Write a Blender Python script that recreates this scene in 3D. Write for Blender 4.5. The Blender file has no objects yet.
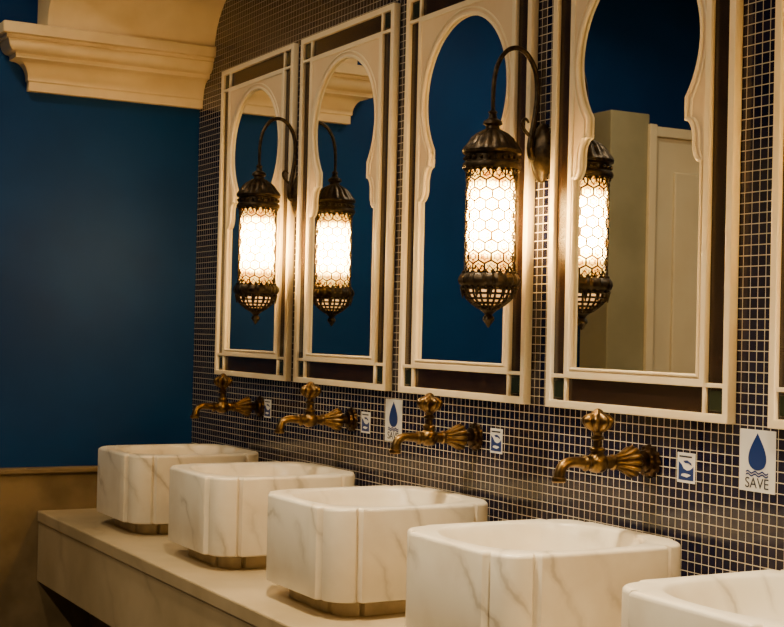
import bpy, bmesh, math
from mathutils import Matrix, Vector
scene=bpy.context.scene
COL=scene.collection
def srgb(r,g,b):
    def c(v):
        v/=255
        return v/12.92 if v<=.04045 else ((v+.055)/1.055)**2.4
    return (c(r),c(g),c(b),1)
# ---------------- materials ----------------
def mat(name,col,rough=.5,metal=0,**k):
    m=bpy.data.materials.new(name); m.use_nodes=True
    b=m.node_tree.nodes['Principled BSDF']
    b.inputs['Base Color'].default_value=col
    b.inputs['Roughness'].default_value=rough
    b.inputs['Metallic'].default_value=metal
    for a,v in k.items(): b.inputs[a.replace('_',' ')].default_value=v
    return m
def nd(m,t,**k):
    n=m.node_tree.nodes.new(t)
    for a,v in k.items(): setattr(n,a,v)
    return n
def ln(m,a,b): m.node_tree.links.new(a,b)
def coord(m,scale=1.0,rot=(0,0,0)):
    g=nd(m,'ShaderNodeNewGeometry'); mp=nd(m,'ShaderNodeMapping')
    mp.inputs['Scale'].default_value=(scale,)*3; mp.inputs['Rotation'].default_value=rot
    ln(m,g.outputs['Position'],mp.inputs['Vector']); return mp.outputs['Vector']
def ramp(m,fac,stops):
    r=nd(m,'ShaderNodeValToRGB'); e=r.color_ramp.elements
    while len(e)<len(stops): e.new(.5)
    for i,(p,c) in enumerate(stops): e[i].position=p; e[i].color=c
    ln(m,fac,r.inputs['Fac']); return r.outputs['Color']
def noise_mat(name,c1,c2,scale,rough=.5,bump=0,metal=0,detail=4,lo=.35,hi=.65):
    m=mat(name,c1,rough,metal); b=m.node_tree.nodes['Principled BSDF']
    v=coord(m,scale); n=nd(m,'ShaderNodeTexNoise'); n.inputs['Scale'].default_value=1; n.inputs['Detail'].default_value=detail
    ln(m,v,n.inputs['Vector']); ln(m,ramp(m,n.outputs['Fac'],[(lo,c1),(hi,c2)]),b.inputs['Base Color'])
    if bump:
        bp=nd(m,'ShaderNodeBump'); bp.inputs['Strength'].default_value=bump; bp.inputs['Distance'].default_value=.01
        ln(m,n.outputs['Fac'],bp.inputs['Height']); ln(m,bp.outputs['Normal'],b.inputs['Normal'])
    return m
M={}
M['blue']=noise_mat('blue_paint',(0.0005,0.027,0.135,1),(0.001,0.037,0.175,1),2.2,.55,.06)
M['blue'].node_tree.nodes['Principled BSDF'].inputs['Specular IOR Level'].default_value=.15
M['plaster']=noise_mat('cream_plaster',srgb(222,200,156),srgb(236,216,176),5,.6,.08)
M['wains']=noise_mat('beige_stone',srgb(112,94,62),srgb(136,116,80),7,.55,.1)
M['floor']=noise_mat('floor_stone',srgb(60,50,40),srgb(84,72,58),3,.4)
M['ceil']=noise_mat('ceiling_paint',srgb(120,110,92),srgb(132,122,104),3,.7)
M['frame']=noise_mat('cream_lacquer',srgb(248,230,192),srgb(251,238,206),9,.3)
M['panel']=noise_mat('cream_panel',srgb(238,212,172),srgb(244,222,184),9,.35)
M['band']=noise_mat('dark_walnut',srgb(34,22,17),srgb(50,34,25),20,.25)
M['inlay']=mat('green_inlay',srgb(38,46,32),.15)
M['mirror']=mat('mirror_silver',(.84,.87,.88,1),.012,1)
M['bronze']=noise_mat('dark_bronze',srgb(34,29,23),srgb(74,62,46),60,.4,.2,.75)
M['brass']=noise_mat('antique_brass',srgb(84,66,40),srgb(132,106,64),50,.32,.1,1)
M['darkbrass']=noise_mat('dark_brass',srgb(46,36,26),srgb(80,62,42),50,.35,.1,1)  # darker brass tone for the wall rosette
M['white']=mat('sticker_white',srgb(235,235,232),.35)
M['sblue']=mat('sticker_blue',srgb(16,50,120),.35)
M['ink']=mat('sticker_ink',srgb(30,36,60),.4)
M['chrome']=mat('drain_metal',srgb(160,150,130),.25,1)
M['stall']=noise_mat('stall_laminate',srgb(134,128,98),srgb(146,140,110),4,.45)
M['door']=noise_mat('stall_door_paint',srgb(216,200,164),srgb(222,208,174),4,.45)
# marble
def marble(name,base,vein,dark,scale,rough,amt):
    m=mat(name,base,rough); b=m.node_tree.nodes['Principled BSDF']
    v=coord(m,scale,(.5,.35,.6))
    w=nd(m,'ShaderNodeTexWave'); w.inputs['Scale'].default_value=.55; w.inputs['Distortion'].default_value=8
    w.inputs['Detail'].default_value=5; w.inputs['Detail Scale'].default_value=.9; w.inputs['Detail Roughness'].default_value=.55
    ln(m,v,w.inputs['Vector'])
    veins=ramp(m,w.outputs['Fac'],[(0,(1,1,1,1)),(.04,(.4,.4,.4,1)),(.28,(0,0,0,1))])
    n=nd(m,'ShaderNodeTexNoise'); n.inputs['Scale'].default_value=.9; n.inputs['Detail'].default_value=6; ln(m,v,n.inputs['Vector'])
    cl=ramp(m,n.outputs['Fac'],[(.4,base),(.7,vein)])
    n2=nd(m,'ShaderNodeTexNoise'); n2.inputs['Scale'].default_value=.7; n2.inputs['Detail'].default_value=2; ln(m,v,n2.inputs['Vector'])
    msk=ramp(m,n2.outputs['Fac'],[(.45,(0,0,0,1)),(.62,(amt,amt,amt,1))])
    mu=nd(m,'ShaderNodeMath',operation='MULTIPLY'); ln(m,veins,mu.inputs[0]); ln(m,msk,mu.inputs[1])
    mx=nd(m,'ShaderNodeMix',data_type='RGBA'); ln(m,mu.outputs[0],mx.inputs['Factor']); ln(m,cl,mx.inputs[6]); mx.inputs[7].default_value=dark
    ln(m,mx.outputs[2],b.inputs['Base Color']); return m
M['marble']=marble('white_marble',srgb(244,236,216),srgb(226,214,190),srgb(142,128,106),6,.3,.5)
M['counter']=marble('counter_marble',srgb(188,170,134),srgb(160,142,106),srgb(122,104,76),3,.45,.3)
M['plinth']=noise_mat('basin_plinth_stone',srgb(172,158,128),srgb(204,188,154),14,.85)
# mosaic tiles
def tiles():
    m=mat('mosaic_tiles',(0,0,0,1),.18); b=m.node_tree.nodes['Principled BSDF']
    g=nd(m,'ShaderNodeNewGeometry'); s=nd(m,'ShaderNodeSeparateXYZ'); c=nd(m,'ShaderNodeCombineXYZ')
    ln(m,g.outputs['Position'],s.inputs[0]); ln(m,s.outputs['Y'],c.inputs['X']); ln(m,s.outputs['Z'],c.inputs['Y'])
    br=nd(m,'ShaderNodeTexBrick'); br.offset=0; br.squash=1
    br.inputs['Scale'].default_value=1/.0235; br.inputs['Brick Width'].default_value=1; br.inputs['Row Height'].default_value=1
    br.inputs['Mortar Size'].default_value=.046; br.inputs['Mortar Smooth'].default_value=.1; br.inputs['Bias'].default_value=0
    br.inputs['Color1'].default_value=srgb(10,15,46); br.inputs['Color2'].default_value=srgb(34,32,54); br.inputs['Mortar'].default_value=srgb(210,200,176)
    ln(m,c.outputs[0],br.inputs['Vector']); ln(m,br.outputs['Color'],b.inputs['Base Color'])
    r=ramp(m,br.outputs['Fac'],[(0,(.13,)*3+(1,)),(1,(.6,)*3+(1,))]); ln(m,r,b.inputs['Roughness'])
    iv=nd(m,'ShaderNodeMath',operation='SUBTRACT'); iv.inputs[0].default_value=1; ln(m,br.outputs['Fac'],iv.inputs[1])
    bp=nd(m,'ShaderNodeBump'); bp.inputs['Strength'].default_value=.6; bp.inputs['Distance'].default_value=.002
    ln(m,iv.outputs[0],bp.inputs['Height']); ln(m,bp.outputs['Normal'],b.inputs['Normal']); return m
M['tiles']=tiles()
def emit(name,stops,strength,mosaic=False):
    m=bpy.data.materials.new(name); m.use_nodes=True; nt=m.node_tree; nt.nodes.clear()
    o=nd(m,'ShaderNodeOutputMaterial'); e=nd(m,'ShaderNodeEmission'); e.inputs['Strength'].default_value=strength
    tc=nd(m,'ShaderNodeTexCoord'); s=nd(m,'ShaderNodeSeparateXYZ'); ln(m,tc.outputs['Generated'],s.inputs[0])
    c=ramp(m,s.outputs['Z'],stops)
    if mosaic:
        v=nd(m,'ShaderNodeTexVoronoi'); v.inputs['Scale'].default_value=75; ln(m,tc.outputs['Object'],v.inputs['Vector'])
        sc=nd(m,'ShaderNodeSeparateColor'); ln(m,v.outputs['Color'],sc.inputs[0])
        t=ramp(m,sc.outputs[0],[(0,(.55,.26,.05,1)),(.35,(1,.72,.30,1)),(1,(1,1,.82,1))])
        mx=nd(m,'ShaderNodeMix',data_type='RGBA',blend_type='MULTIPLY'); mx.inputs['Factor'].default_value=1
        ln(m,c,mx.inputs[6]); ln(m,t,mx.inputs[7]); c=mx.outputs[2]
    ln(m,c,e.inputs['Color']); ln(m,e.outputs[0],o.inputs[0]); return m
M['glow']=emit('lit_mosaic_glass',[(0,(.010,.005,.0008,1)),(.16,(.034,.019,.004,1)),(.38,(1,.68,.28,1)),(.66,(1,.68,.28,1)),(.87,(.034,.019,.004,1)),(1,(.010,.005,.0008,1))],270,True)
M['glowdim']=emit('lit_amber_glass',[(0,(.3,.12,.02,1)),(1,(1,.50,.15,1))],2.2)

# ---------------- mesh helpers ----------------
def empty(name,loc=(0,0,0)):
    e=bpy.data.objects.new(name,None); e.location=loc; e.empty_display_size=.1; COL.objects.link(e); return e
def obj(name,me,m,parent=None,mw=None,smooth=False):
    o=bpy.data.objects.new(name,me); COL.objects.link(o)
    if m and not me.materials: me.materials.append(m)
    if smooth:
        for p in me.polygons: p.use_smooth=True
        try: me.set_sharp_from_angle(angle=math.radians(38))
        except Exception: pass
    if mw is not None: o.matrix_local=mw
    if parent: o.parent=parent
    return o
def bm_mesh(bm,name):
    bmesh.ops.recalc_face_normals(bm,faces=bm.faces[:])
    me=bpy.data.meshes.new(name); bm.to_mesh(me); bm.free(); return me
def box_me(name,lo,hi,bev=0):
    bm=bmesh.new(); bmesh.ops.create_cube(bm,size=1)
    for v in bm.verts: v.co=Vector([lo[i]+(v.co[i]+.5)*(hi[i]-lo[i]) for i in range(3)])
    if bev: bmesh.ops.bevel(bm,geom=bm.edges[:],offset=bev,segments=2,affect='EDGES',profile=.5)
    return bm_mesh(bm,name)
def box(name,lo,hi,m,parent=None,bev=0):
    return obj(name,box_me(name,lo,hi,bev),m,parent)
def lathe(name,prof,seg=32,flute=None,mtx=None,cap=True):
    """prof: (r,z). flute:(n,amp,i0,i1)"""
    bm=bmesh.new(); rings=[]
    for i,(r,z) in enumerate(prof):
        ring=[]
        for k in range(seg):
            a=2*math.pi*k/seg; rr=r
            if flute and flute[2]<=i<=flute[3]: rr=r*(1-flute[1]+flute[1]*abs(math.cos(flute[0]*a/2))*1.6)
            ring.append(bm.verts.new((rr*math.cos(a),rr*math.sin(a),z)))
        rings.append(ring)
    for A,B in zip(rings,rings[1:]):
        for k in range(seg): bm.faces.new((A[k],A[(k+1)%seg],B[(k+1)%seg],B[k]))
    if cap: bm.faces.new(rings[0]); bm.faces.new(rings[-1])
    if mtx: bm.transform(mtx)
    return bm_mesh(bm,name)
def tube(name,pts,rads,res=12,seg=10):
    cu=bpy.data.curves.new(name,'CURVE'); cu.dimensions='3D'; cu.bevel_depth=1; cu.bevel_resolution=4; cu.use_fill_caps=True; cu.resolution_u=8
    sp=cu.splines.new('NURBS'); sp.points.add(len(pts)-1); sp.order_u=3; sp.use_endpoint_u=True
    for p,q,r in zip(sp.points,pts,rads): p.co=(*q,1); p.radius=r
    return cmesh(cu,name)
def cmesh(cu,name):
    o=bpy.data.objects.new('tmp',cu); COL.objects.link(o)
    dg=bpy.context.evaluated_depsgraph_get(); dg.update()
    me=bpy.data.meshes.new_from_object(o.evaluated_get(dg)); me.name=name
    bpy.data.objects.remove(o); me.materials.clear(); return me
# wall mapping: a -> -Y, b -> Z, c -> -X
WM=Matrix(((0,0,-1,0),(-1,0,0,0),(0,1,0,0),(0,0,0,1)))
def flat(name,loops,c0,c1,bev=0):
    cu=bpy.data.curves.new(name,'CURVE'); cu.dimensions='2D'; cu.fill_mode='BOTH'
    cu.extrude=(c1-c0)/2-bev; cu.bevel_depth=bev; cu.bevel_resolution=2; cu.offset=-bev
    for L in loops:
        sp=cu.splines.new('POLY'); sp.points.add(len(L)-1); sp.use_cyclic_u=True
        for p,q in zip(sp.points,L): p.co=(q[0],q[1],0,1)
    me=cmesh(cu,name); me.transform(WM@Matrix.Translation((0,0,(c0+c1)/2))); return me
def rect(a,b0,b1,a2=None):
    a2=a if a2 is None else a2
    return [(-a,b0),(a2,b0),(a2,b1),(-a,b1)]

# ---------------- room ----------------
YB=5.72; YF=-1.6; XL=-5.0; ZC=3.6
box('wall_right',(0,YF,0),(.15,YB,ZC),M['tiles'])
box('wall_back',(XL,YB,0),(.15,YB+.15,ZC),M['blue'])
box('wall_left',(XL-.15,YF,0),(XL,YB+.15,ZC),M['blue'])
box('wall_front',(XL-.15,YF-.15,0),(.15,YF,ZC),M['blue'])
box('floor',(XL-.15,YF-.15,-.1),(.15,YB+.15,0),M['floor'])
box('ceiling',(XL-.15,YF-.15,ZC),(.15,YB+.15,ZC+.1),M['ceil'])
# stone dado on back wall
dado=empty('trim_1',(0,0,0))
box('dado_slab',(XL,YB-.05,0),(0,YB,.90),M['wains'],dado,.004)
box('dado_cap',(XL,YB-.065,.90),(0,YB,.922),M['wains'],dado,.005)
# cornice (impost of the arch)
def cornice():
    prof=[(.0,2.455),(.03,2.455),(.03,2.49),(.036,2.495)]
    for i in range(9):
        t=i/8*math.pi/2; prof.append((.036+.055*(1-math.cos(t)),2.50+.07*math.sin(t)))
    prof+=[(.103,2.572),(.103,2.588)]
    for i in range(7):
        t=i/6*math.pi/2; prof.append((.108+.034*math.sin(t),2.592+.045*(1-math.cos(t))))
    prof+=[(.152,2.640),(.152,2.652),(.170,2.656),(.172,2.695),(.165,2.70),(0,2.70)]
    bm=bmesh.new(); R=[]
    for p,z in prof:
        x=-.722-p; y=YB-.005-p
        R.append([bm.verts.new(c) for c in ((0,YB,z),(x,YB,z),(x,y,z),(0,y,z))])
    for A,B in zip(R,R[1:]):
        for k in range(4): bm.faces.new((A[k],A[(k+1)%4],B[(k+1)%4],B[k]))
    bm.faces.new(R[0]); bm.faces.new(R[-1])
    return bm_mesh(bm,'cornice')
obj('trim_2',cornice(),M['plaster'],smooth=True)
def soffit():
    P=[(YB,2.70),(5.56,2.70)]
    for i in range(1,25):
        t=i/24*math.pi/2; P.append((4.66+.9*math.cos(t),2.70+.37*math.sin(t)))
    P+=[(YF,3.07),(YF,ZC),(YB,ZC)]
    bm=bmesh.new(); A=[bm.verts.new((-.715,y,z)) for y,z in P]; B=[bm.verts.new((0,y,z)) for y,z in P]
    n=len(P)
    for k in range(n): bm.faces.new((A[k],A[(k+1)%n],B[(k+1)%n],B[k]))
    bm.faces.new(A); bm.faces.new(B); return bm_mesh(bm,'soffit')
obj('ceiling_arch',soffit(),M['plaster'],smooth=True)

# ---------------- counter ----------------
ct=empty('vanity_counter')
box('slab',(-.675,-.6,.705),(0,YB-.051,.75),M['counter'],ct,.005)
box('apron',(-.670,-.6,.465),(-.61,YB-.051,.705),M['counter'],ct,.003)
box('support_wall',(-.45,-.6,0),(-.0,YB-.051,.705),M['wains'],ct)

# ---------------- mirrors ----------------
FB,FT=1.316,2.570; HW=.35
g0,g1=FB+.105,FT-.105
def arch_pts(off=0):
    hb=.243-off; r=.237-off; cz=2.212; nk=.188-off
    pts=[(-hb,g0+off),(hb,g0+off)]
    right=[(hb,1.915)]
    for i in range(1,9):
        t=i/8*math.pi/2; right.append((hb-.026*math.sin(t)*1,1.915+.04*(1-math.cos(t))))
    right.append((hb-.026,1.968))
    for i in range(1,9):
        t=i/8*math.pi/2; right.append((nk+ (hb-.026-nk)*math.cos(t),1.968+.05*math.sin(t)))
    right.append((nk,2.045))
    a0=-math.acos(nk/r)
    n=44; tot=math.pi-2*a0
    arc=[(r*math.cos(a0+tot*i/n),cz+r*math.sin(a0+tot*i/n)) for i in range(n+1)]
    left=[(-x,z) for x,z in reversed(right)]
    return pts+right+arc+left
A=arch_pts()
mm={}
mm['backing_board']=(flat('backing_board',[rect(HW-.002,FB+.002,FT-.002)],.001,.014),M['band'])
mm['outer_rim']=(flat('outer_rim',[rect(HW,FB,FT),rect(HW-.020,FB+.020,FT-.020)],.001,.027,.003),M['frame'])
mm['inner_trim']=(flat('inner_trim',[rect(HW-.079,FB+.079,FT-.079),rect(HW-.097,FB+.097,FT-.097)],.010,.027,.003),M['frame'])
mm['arch_panel']=(flat('arch_panel',[rect(HW-.090,FB+.090,FT-.090),A],.012,.023,.001),M['panel'])
mm['glass']=(flat('glass',[rect(HW-.097,FB+.097,FT-.097)],.0142,.0165),M['mirror'])
def bead(name,loop,r,c):
    cu=bpy.data.curves.new(name,'CURVE'); cu.dimensions='3D'; cu.bevel_depth=r; cu.bevel_resolution=3
    sp=cu.splines.new('POLY'); sp.points.add(len(loop)-1); sp.use_cyclic_u=True
    for p,q in zip(sp.points,loop): p.co=(q[0],q[1],0,1)
    me=cmesh(cu,name); me.transform(WM@Matrix.Translation((0,0,c))); return me
mm['arch_bead']=(bead('arch_bead',arch_pts(-.001),.0055,.023),M['frame'])
mm['arch_bead_outer']=(bead('arch_bead_outer',[p for p in arch_pts(-.018) ],.003,.023),M['frame'])
bars=[]; inl=[]
o_=HW-.020; i_=HW-.079
for sa in (-1,1):
    for (zb,zi) in ((FB+.020,FB+.079),(FT-.020,FT-.079)):
        z0,z1=min(zb,zi),max(zb,zi)
        a0,a1=sorted((sa*(i_),sa*(i_-.010))); bars.append([(a0,z0),(a1,z0),(a1,z1),(a0,z1)])
        a0,a1=sorted((sa*i_,sa*o_)); zz=sorted((zi,zi+(.010 if zi<2 else -.010)))
        bars.append([(a0,zz[0]),(a1,zz[0]),(a1,zz[1]),(a0,zz[1])])
        inl.append([(a0+.006,z0+.006),(a1-.006,z0+.006),(a1-.006,z1-.006),(a0+.006,z1-.006)])
mm['corner_bars']=(flat('corner_bars',bars,.012,.024,.002),M['frame'])
mm['corner_inlays']=(flat('corner_inlays',inl,.012,.018,.002),M['inlay'])
MC=[1.890,2.712,3.513,4.295,5.062]
for y in reversed(MC):
    e=empty('wall_mirror',(0,y,0))
    for n,(me,ma) in mm.items(): obj(n,me,ma,e,smooth=n.startswith('arch_bead'))

# ---------------- lamps ----------------
ZT,ZBm=1.946,1.662; LX=-.17; RG=.063
lm={}
lm['glass_cylinder']=(lathe('glass_cylinder',[(RG,ZBm),(RG,ZT)],40,cap=False),M['glow'])
def hexcage(k=1.0):
    n=12; R=RG+.003; w=2*math.pi/n; s=R*w/math.sqrt(3); bm=bmesh.new(); vs={}
    def V(u,z):
        key=(round((u%(2*math.pi))/ (w/2))%(2*n),round(z,4))
        if k!=1: return bm.verts.new((R*math.cos(u),R*math.sin(u),z))
        if key not in vs: vs[key]=bm.verts.new((R*math.cos(u),R*math.sin(u),z))
        return vs[key]
    rows=int((ZT-ZBm)/(1.5*s))+1
    s=(ZT-ZBm)/(1.5*rows+.5)
    for j in range(rows):
        cz=ZBm+s+1.5*s*j
        for i in range(n):
            u=w*i+(w/2 if j%2 else 0)
            if k==1: ps=[V(u,cz+s),V(u+w/2,cz+s/2),V(u+w/2,cz-s/2),V(u,cz-s),V(u-w/2,cz-s/2),V(u-w/2,cz+s/2)]
            else:    # six-petalled star rosette inside each cell
                ps=[]
                for q in range(12):
                    rr=k if q%2==0 else k*.5
                    ps.append(V(u+math.cos(q*math.pi/6+math.pi/6)*w*.577*rr,cz+math.sin(q*math.pi/6+math.pi/6)*s*rr))
            try: bm.faces.new(ps)
            except ValueError: pass
    me=bm_mesh(bm,'hex'); return me
hx=hexcage()
def wire(me,th,name):
    o=bpy.data.objects.new('t',me); COL.objects.link(o); md=o.modifiers.new('w','WIREFRAME'); md.thickness=th; md.use_even_offset=False; md.use_boundary=True
    dg=bpy.context.evaluated_depsgraph_get(); dg.update(); r=bpy.data.meshes.new_from_object(o.evaluated_get(dg)); r.name=name; bpy.data.objects.remove(o); return r
lm['filigree_cage']=(wire(hx,.0066,'filigree_cage'),M['bronze'])
def star_cells():
    # thin strip outlines of the six-pointed stars, built directly on the cylinder
    n=12; R0=RG+.0015; R1=RG+.0045; w=2*math.pi/n; s=R0*w/math.sqrt(3); bm=bmesh.new()
    rows=int((ZT-ZBm)/(1.5*s))+1; s=(ZT-ZBm)/(1.5*rows+.5)
    for j in range(rows):
        cz=ZBm+s+1.5*s*j
        for i in range(n):
            u=w*i+(w/2 if j%2 else 0); rings=[]
            for R,sc in ((R1,.64),(R1,.48),(R0,.48),(R0,.64)):
                L=[]
                for q in range(12):
                    rr=sc if q%2==0 else sc*.62; t=q*math.pi/6+math.pi/6
                    uu=u+math.cos(t)*w*.577*rr; L.append(bm.verts.new((R*math.cos(uu),R*math.sin(uu),cz+math.sin(t)*s*rr)))
                rings.append(L)
            for a in range(4):
                A_,B_=rings[a],rings[(a+1)%4]
                for q in range(12): bm.faces.new((A_[q],A_[(q+1)%12],B_[(q+1)%12],B_[q]))
    return bm_mesh(bm,'filigree_stars')
lm['filigree_stars']=(star_cells(),M['bronze'])
def diam_band(z0,z1,n=22):
    bm=bmesh.new(); R=RG+.004; h=(z1-z0)/2; V={}
    def g(i,j):
        k=(i%(2*n),j)
        if k not in V: V[k]=bm.verts.new((R*math.cos(math.pi*i/n),R*math.sin(math.pi*i/n),z0+j*h/1))
        return V[k]
    for i in range(0,2*n,2):
        bm.faces.new((g(i,1),g(i+1,0),g(i+2,1),g(i+1,2)))
    return wire(bm_mesh(bm,'d'),.0050,'band')
lm['upper_lattice_band']=(diam_band(ZT-.026,ZT),M['bronze'])
lm['lower_lattice_band']=(diam_band(ZBm,ZBm+.022),M['bronze'])
cap=[(.060,ZT-.004),(.076,ZT-.003),(.079,ZT+.004),(.077,ZT+.012),(.070,ZT+.016),(.069,ZT+.034),(.078,ZT+.038),(.080,ZT+.046),(.074,ZT+.053),
     (.064,ZT+.066),(.055,ZT+.080),(.042,ZT+.092),(.028,ZT+.100),(.019,ZT+.105),(.018,ZT+.112),(.026,ZT+.118),(.024,ZT+.126),(.012,ZT+.133),(.009,ZT+.145),(.012,ZT+.150),(.004,ZT+.158)]
lm['cap_dome']=(lathe('cap_dome',cap,64,flute=(16,.07,8,12)),M['bronze'])
col=[(.060,ZBm+.004),(.074,ZBm+.003),(.080,ZBm-.006),(.082,ZBm-.016),(.078,ZBm-.026),(.070,ZBm-.032),(.070,ZBm-.038),(.062,ZBm-.040)]
lm['lower_collar']=(lathe('lower_collar',col,64,flute=(24,.04,1,4)),M['bronze'])
bowlp=[(.067,ZBm-.036),(.064,ZBm-.050),(.056,ZBm-.063),(.044,ZBm-.074),(.031,ZBm-.083),(.020,ZBm-.089)]
lm['pierced_bowl']=(wire(lathe('b',bowlp,20,cap=False),.010,'pierced_bowl'),M['bronze'])
lm['bowl_glass']=(lathe('bowl_glass',[(r*.93,z) for r,z in bowlp],24),M['glowdim'])
fin=[(.022,ZBm-.086),(.024,ZBm-.092),(.014,ZBm-.100),(.009,ZBm-.106),(.015,ZBm-.112),(.016,ZBm-.119),(.008,ZBm-.129),(.002,ZBm-.139)]
lm['bottom_finial']=(lathe('bottom_finial',fin,20),M['bronze'])
def beads():
    bm=bmesh.new()
    for z,r,n in ((ZT+.025,.0715,22),(ZBm-.035,.072,22),(ZT-.006,.068,22),(ZBm+.006,.068,22)):
        for k in range(n):
            a=2*math.pi*k/n
            bmesh.ops.create_icosphere(bm,subdivisions=1,radius=.0065,matrix=Matrix.Translation((r*math.cos(a),r*math.sin(a),z)))
    for k in range(12):
        a=2*math.pi*k/12
        bmesh.ops.create_cone(bm,segments=8,radius1=.001,radius2=.007,depth=.026,cap_ends=True,matrix=Matrix.Translation((.070*math.cos(a),.070*math.sin(a),ZBm-.050)))
    return bm_mesh(bm,'bead_rows')
lm['bead_rows']=(beads(),M['bronze'])
AX=-LX
arm=[(AX-.012,0,2.0),(AX-.040,0,1.975),(AX-.052,0,2.01),(AX-.036,0,2.08),(AX-.026,0,2.15),(AX-.032,0,2.225),(AX-.075,0,2.278),(AX-.125,0,2.274),(AX-.160,0,2.228),(AX-.172,0,2.165),(0,0,2.10)]
lm['gooseneck_arm']=(tube('gooseneck_arm',arm,[.011,.010,.009,.008,.0075,.007,.007,.0065,.006,.006,.005]),M['bronze'])
lm['arm_scroll']=(tube('arm_scroll',[(AX-.045,0,2.04),(AX-.070,0,2.055),(AX-.078,0,2.08),(AX-.062,0,2.092),(AX-.055,0,2.078)],[.005,.005,.0045,.004,.003]),M['bronze'])
pm=Matrix.Translation((AX,0,2.0))@Matrix.Rotation(-math.pi/2,4,'Y')@Matrix.Diagonal((2.0,1,1,1))
lm['wall_plate']=(lathe('wall_plate',[(.038,.001),(.041,.006),(.040,.014),(.034,.022),(.026,.026),(.020,.034),(.008,.038)],28,mtx=pm),M['bronze'])
LY=[3.125-1.595,3.125,4.668]
for y in reversed(LY):
    e=empty('moroccan_wall_lamp',(LX,y,0))
    for n,(me,ma) in lm.items(): obj(n,me,ma,e,smooth=n not in('filigree_cage','pierced_bowl','filigree_stars','upper_lattice_band','lower_lattice_band'))

# ---------------- basins ----------------
BZ=.795; BH=.247; BC=[1.862,2.668,3.470,4.268,5.055]
def outline(ax,ay,n=.092,s=.024):
    def quad(a,b):
        q=[(a,-(b-n)+2*(b-n)*i/6) for i in range(6)]
        q.append((a,b-n-.006)); q.append((a-.0025,b-n-.001))
        q.append((a-.008,b-n+.001)); q.append((a-s,b-n+.0035))
        rx=n-s+.010; m=12
        for i in range(1,m):
            t=i/m*math.pi/2
            q.append((a-n+.002+rx*math.cos(t)**.86,b-n+.002+rx*math.sin(t)**.86))
        q.append((a-n+.0035,b-s)); q.append((a-n+.001,b-.008)); q.append((a-n-.001,b-.0025))
        return q
    out=[]
    for k in range(4):
        c,s_=[(1,0),(0,1),(-1,0),(0,-1)][k]
        a,b=(ax,ay) if k%2==0 else (ay,ax)
        out+=[(x*c-y*s_,x*s_+y*c) for x,y in quad(a,b)]
    return out
def basin_me():
    ax,ay=.264,.248; O=outline(ax,ay); bm=bmesh.new()
    def inner(h,ex,z):
        L=[]
        for x,y in O:
            t=math.atan2(y/ay,x/ax); c,s=abs(math.cos(t)),abs(math.sin(t))
            r=h/((c**ex+s**ex)**(1/ex)); L.append((r*math.cos(t)*ax/ay,r*math.sin(t),z))
        return L
    def outer(d,z): 
        k=(ax-d)/ax; return [(x*k,y*k,z) for x,y in O]
    rings=[outer(.010,0),outer(.002,.003),outer(0,.008),outer(0,BH-.010),outer(.001,BH-.005),outer(.004,BH-.0015),outer(.009,BH)]
    H=.216
    rings+=[inner(H,2.7,BH),inner(H-.004,2.7,BH-.0015),inner(H-.008,2.7,BH-.007),inner(H-.014,2.6,BH-.025),inner(H-.022,2.5,BH-.055),inner(H-.036,2.5,BH-.09),inner(H-.06,2.4,BH-.118),inner(H-.095,2.2,BH-.135),inner(.06,2,BH-.145),inner(.024,2,BH-.148)]
    R=[[bm.verts.new(p) for p in L] for L in rings]; n=len(O)
    for A_,B_ in zip(R,R[1:]):
        for k in range(n): bm.faces.new((A_[k],A_[(k+1)%n],B_[(k+1)%n],B_[k]))
    bm.faces.new(R[0]); bm.faces.new(R[-1]); return bm_mesh(bm,'bowl')
bme=basin_me()
def plinth_me():
    bm=bmesh.new(); O=outline(.206,.190,.075,.018); R=[]
    for d,z in ((0,0),(0,.036),(-.006,.038),(-.006,.0445)):
        k=(.2-d)/.2; R.append([bm.verts.new((x*k,y*k,z)) for x,y in O])
    n=len(O)
    for A_,B_ in zip(R,R[1:]):
        for k in range(n): bm.faces.new((A_[k],A_[(k+1)%n],B_[(k+1)%n],B_[k]))
    bm.faces.new(R[0]); bm.faces.new(R[-1]); return bm_mesh(bm,'plinth')
pme=plinth_me(); dme=lathe('drain',[(.026,0),(.026,.003),(.018,.004),(.017,.002),(.004,.002)],24)
BXC=-.572+.264
for y in reversed(BC):
    e=empty('marble_wash_basin',(BXC,y,0))
    obj('bowl',bme,M['marble'],e,Matrix.Translation((0,0,BZ)),True)
    obj('plinth',pme,M['plinth'],e,Matrix.Translation((0,0,.7505)),True)
    obj('drain',dme,M['chrome'],e,Matrix.Translation((0,0,BZ+BH-.148)),True)

# ---------------- faucets ----------------
FZ=1.207
out=Matrix.Translation((0,0,FZ))@Matrix.Rotation(-math.pi/2,4,'Y')   # local z -> -X
fm={}
fm['wall_rosette']=(lathe('wall_rosette',[(.036,.001),(.040,.004),(.037,.012),(.028,.015),(.026,.022),(.014,.026),(.012,.058)],60,flute=(12,.10,0,3),mtx=out),M['darkbrass'])
fm['fluted_bell']=(lathe('fluted_bell',[(.010,.056),(.034,.052),(.037,.058),(.032,.070),(.024,.084),(.018,.100),(.016,.112)],72,flute=(12,.14,1,5),mtx=out),M['brass'])
fm['barrel']=(lathe('barrel',[(.014,.108),(.019,.112),(.019,.117),(.0155,.121),(.0155,.140),(.022,.146),(.0245,.156),(.0245,.166),(.022,.176),(.0165,.181),(.0165,.190),(.019,.193),(.019,.198),(.014,.202)],32,mtx=out),M['brass'])
fm['spout']=(tube('spout',[(-.198,0,FZ),(-.225,0,FZ+.004),(-.252,0,FZ+.002),(-.268,0,FZ-.012),(-.271,0,FZ-.034)],[.014,.0125,.012,.0125,.014]),M['brass'])
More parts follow.
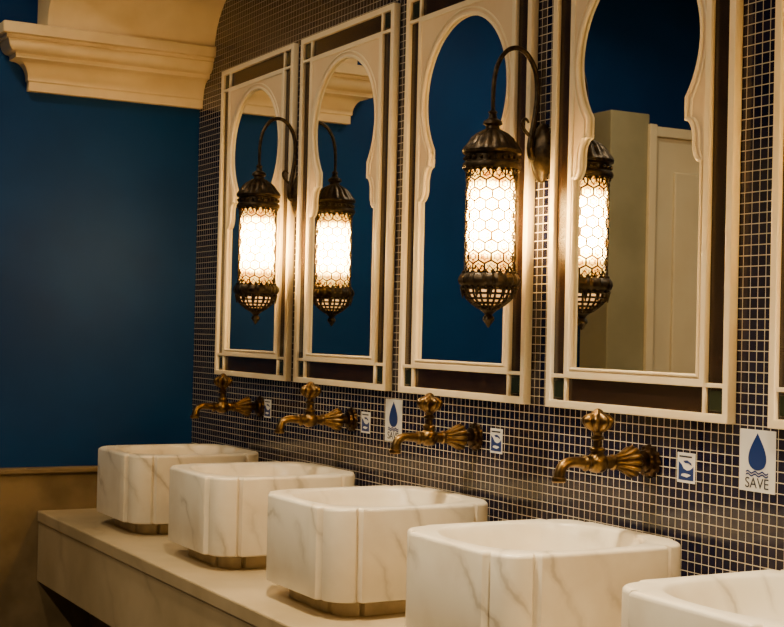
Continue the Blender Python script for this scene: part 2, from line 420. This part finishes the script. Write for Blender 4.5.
fm['spout_lip']=(lathe('spout_lip',[(.013,.004),(.017,.002),(.0175,-.006),(.015,-.009),(.010,-.009)],24,mtx=Matrix.Translation((-.271,0,FZ-.034))),M['brass'])
hp=[(.016,.018),(.016,.026),(.019,.029),(.018,.034),(.011,.038),(.010,.052),(.016,.056),(.016,.061),(.010,.065),(.012,.072),(.027,.082),(.034,.094),(.034,.104),(.026,.113),(.014,.118),(.010,.124),(.004,.128)]
fm['handle']=(lathe('handle',hp,64,flute=(8,.22,10,13),mtx=Matrix.Translation((-.161,0,FZ))),M['brass'])
for y in reversed([1.869,2.655,3.436,4.216,4.985]):
    e=empty('brass_wall_faucet',(0,y,0))
    for n,(me,ma) in fm.items(): obj(n,me,ma,e,smooth=True)

# ---------------- stickers ----------------
def drop(r,h,cx,cz):
    D=[]
    for i in range(32):
        t=2*math.pi*i/32; D.append((cx+r*math.sin(t)*(math.sin(t/2))**1.3,cz+h*math.cos(t)))
    return D
def sticker_big(y,z):
    e=empty('save_water_sticker',(0,y,z))
    obj('card',flat('card',[rect(.055,-.068,.068)],.0006,.0016),M['white'],e)
    obj('water_drop',flat('water_drop',[drop(.038,.041,0,.020)],.0018,.0024),M['sblue'],e)
    for i in range(2):
        W=[(-.034+.068*k/16,-.024-.006*i+.0025*math.sin(k*1.2)) for k in range(17)]
        W2=[(x,b-.0035) for x,b in reversed(W)]
        obj('wave_%d'%(i+1),flat('wave',[W+W2],.0018,.0024),M['sblue'],e)
    cu=bpy.data.curves.new('t','FONT'); cu.body='SAVE'; cu.size=.033; cu.align_x='CENTER'; cu.extrude=.0003
    me=cmesh(cu,'label_text'); me.transform(WM@Matrix.Translation((0,-.060,.0022))); obj('label_text',me,M['ink'],e)
sticker_big(2.293,1.240); sticker_big(3.93,1.222)
def sticker_small(y,z):
    e=empty('hand_wash_sticker',(0,y,z))
    obj('card',flat('card',[rect(.031,-.035,.035)],.0006,.0016),M['white'],e)
    B=[(-.026,-.029),(.026,-.029),(.026,.004),(.014,-.004),(.004,-.006),(-.008,-.002),(-.016,.008),(-.026,.014)]
    obj('blue_field',flat('blue_field',[B],.0018,.0022),M['sblue'],e)
    C=[(-.010,.016),(.004,.018),(.018,.012),(.020,.006),(.008,.011),(-.004,.011)]
    obj('swoosh',flat('swoosh',[C],.0018,.0022),M['sblue'],e)
    obj('caption',flat('caption',[[(-.024,.024),(.02,.024),(.02,.028),(-.024,.028)]],.0018,.0022),M['ink'],e)
    H=[(-.016,-.019),(.004,-.022),(.018,-.016),(.008,-.014),(-.004,-.013),(-.014,-.015)]
    obj('hand_icon',flat('hand_icon',[H],.0024,.0028),M['white'],e)
for k,yy in enumerate((2.525,3.33,4.12,4.92)): sticker_small(yy,1.203)

# ---------------- toilet stall (seen in the mirror) ----------------
st=empty('toilet_stall')
box('pilaster',(-2.30,5.45,0),(-2.06,YB-.051,2.62),M['stall'],st,.006)
box('pilaster_edge',(-2.335,5.43,0),(-2.29,YB-.051,2.57),M['door'],st,.004)
box('door_leaf',(-3.25,5.50,.12),(-2.335,5.54,2.52),M['door'],st,.004)
box('door_header',(-3.30,5.48,2.52),(-2.335,YB-.051,2.57),M['door'],st,.004)
for k,(z0,z1) in enumerate(((.3,1.1),(1.2,2.35))):
    box('door_panel_%d'%(k+1),(-3.1,5.485,z0),(-2.5,5.502,z1),M['door'],st,.007)
for k in range(9):
    box('louvre_%d'%(k+1),(-3.05,5.478,1.28+k*.045),(-2.66,5.487,1.305+k*.045),M['door'],st,.003)
box('far_pilaster',(-3.6,5.45,0),(-3.25,YB-.051,2.62),M['stall'],st,.006)
obj('door_knob',lathe('door_knob',[(.01,0),(.01,.03),(.025,.04),(.025,.055),(.01,.062)],20,mtx=Matrix.Translation((-2.42,5.50,1.05))@Matrix.Rotation(math.pi/2,4,'X')),M['chrome'],st,smooth=True)

# ---------------- ceiling downlights and an added room fill ----------------
def area(name,loc,size,power,col,parent,spread=math.pi):
    l=bpy.data.lights.new(name,'AREA'); l.shape='DISK'; l.size=size; l.energy=power; l.color=col; l.spread=spread
    o=bpy.data.objects.new(name,l); o.location=loc; COL.objects.link(o); o.parent=parent
for i,(x,y,z,p,sp) in enumerate(((-.95,1.3,ZC,30,80),(-.95,2.9,ZC,30,80),(-1.5,4.6,ZC,18,140),(-3.0,2.6,ZC,62,170))):  # unseen ceiling lights; the last is an added fill brightening the mirror wall
    e=empty('ceiling_downlight_or_fill')
    obj('trim_ring',lathe('trim_ring',[(.10,0),(.10,-.008),(.08,-.012),(.078,-.002)],32,mtx=Matrix.Translation((x,y,z))),M['frame'],e,smooth=True)
    area('lamp',(x,y,z-.02),.15,p,(1,.78,.50),e,math.radians(sp))

w=bpy.data.worlds.new('World'); scene.world=w; w.use_nodes=True
w.node_tree.nodes['Background'].inputs[0].default_value=(.5,.45,.4,1); w.node_tree.nodes['Background'].inputs[1].default_value=.02

# ---------------- camera ----------------
cam=bpy.data.cameras.new('Camera'); co=bpy.data.objects.new('Camera',cam); COL.objects.link(co)
cam.sensor_width=36; cam.lens=1400/784*36; cam.clip_start=.02
th=math.atan(778/1400); pitch=math.atan(20.4/1400); roll=math.radians(1.32)
R=Matrix.Rotation(-th,4,'Z')@Matrix.Rotation(math.pi/2+pitch,4,'X')@Matrix.Rotation(roll,4,'Z')
co.matrix_world=Matrix.Translation((-2.2,0,1.5))@R
scene.camera=co
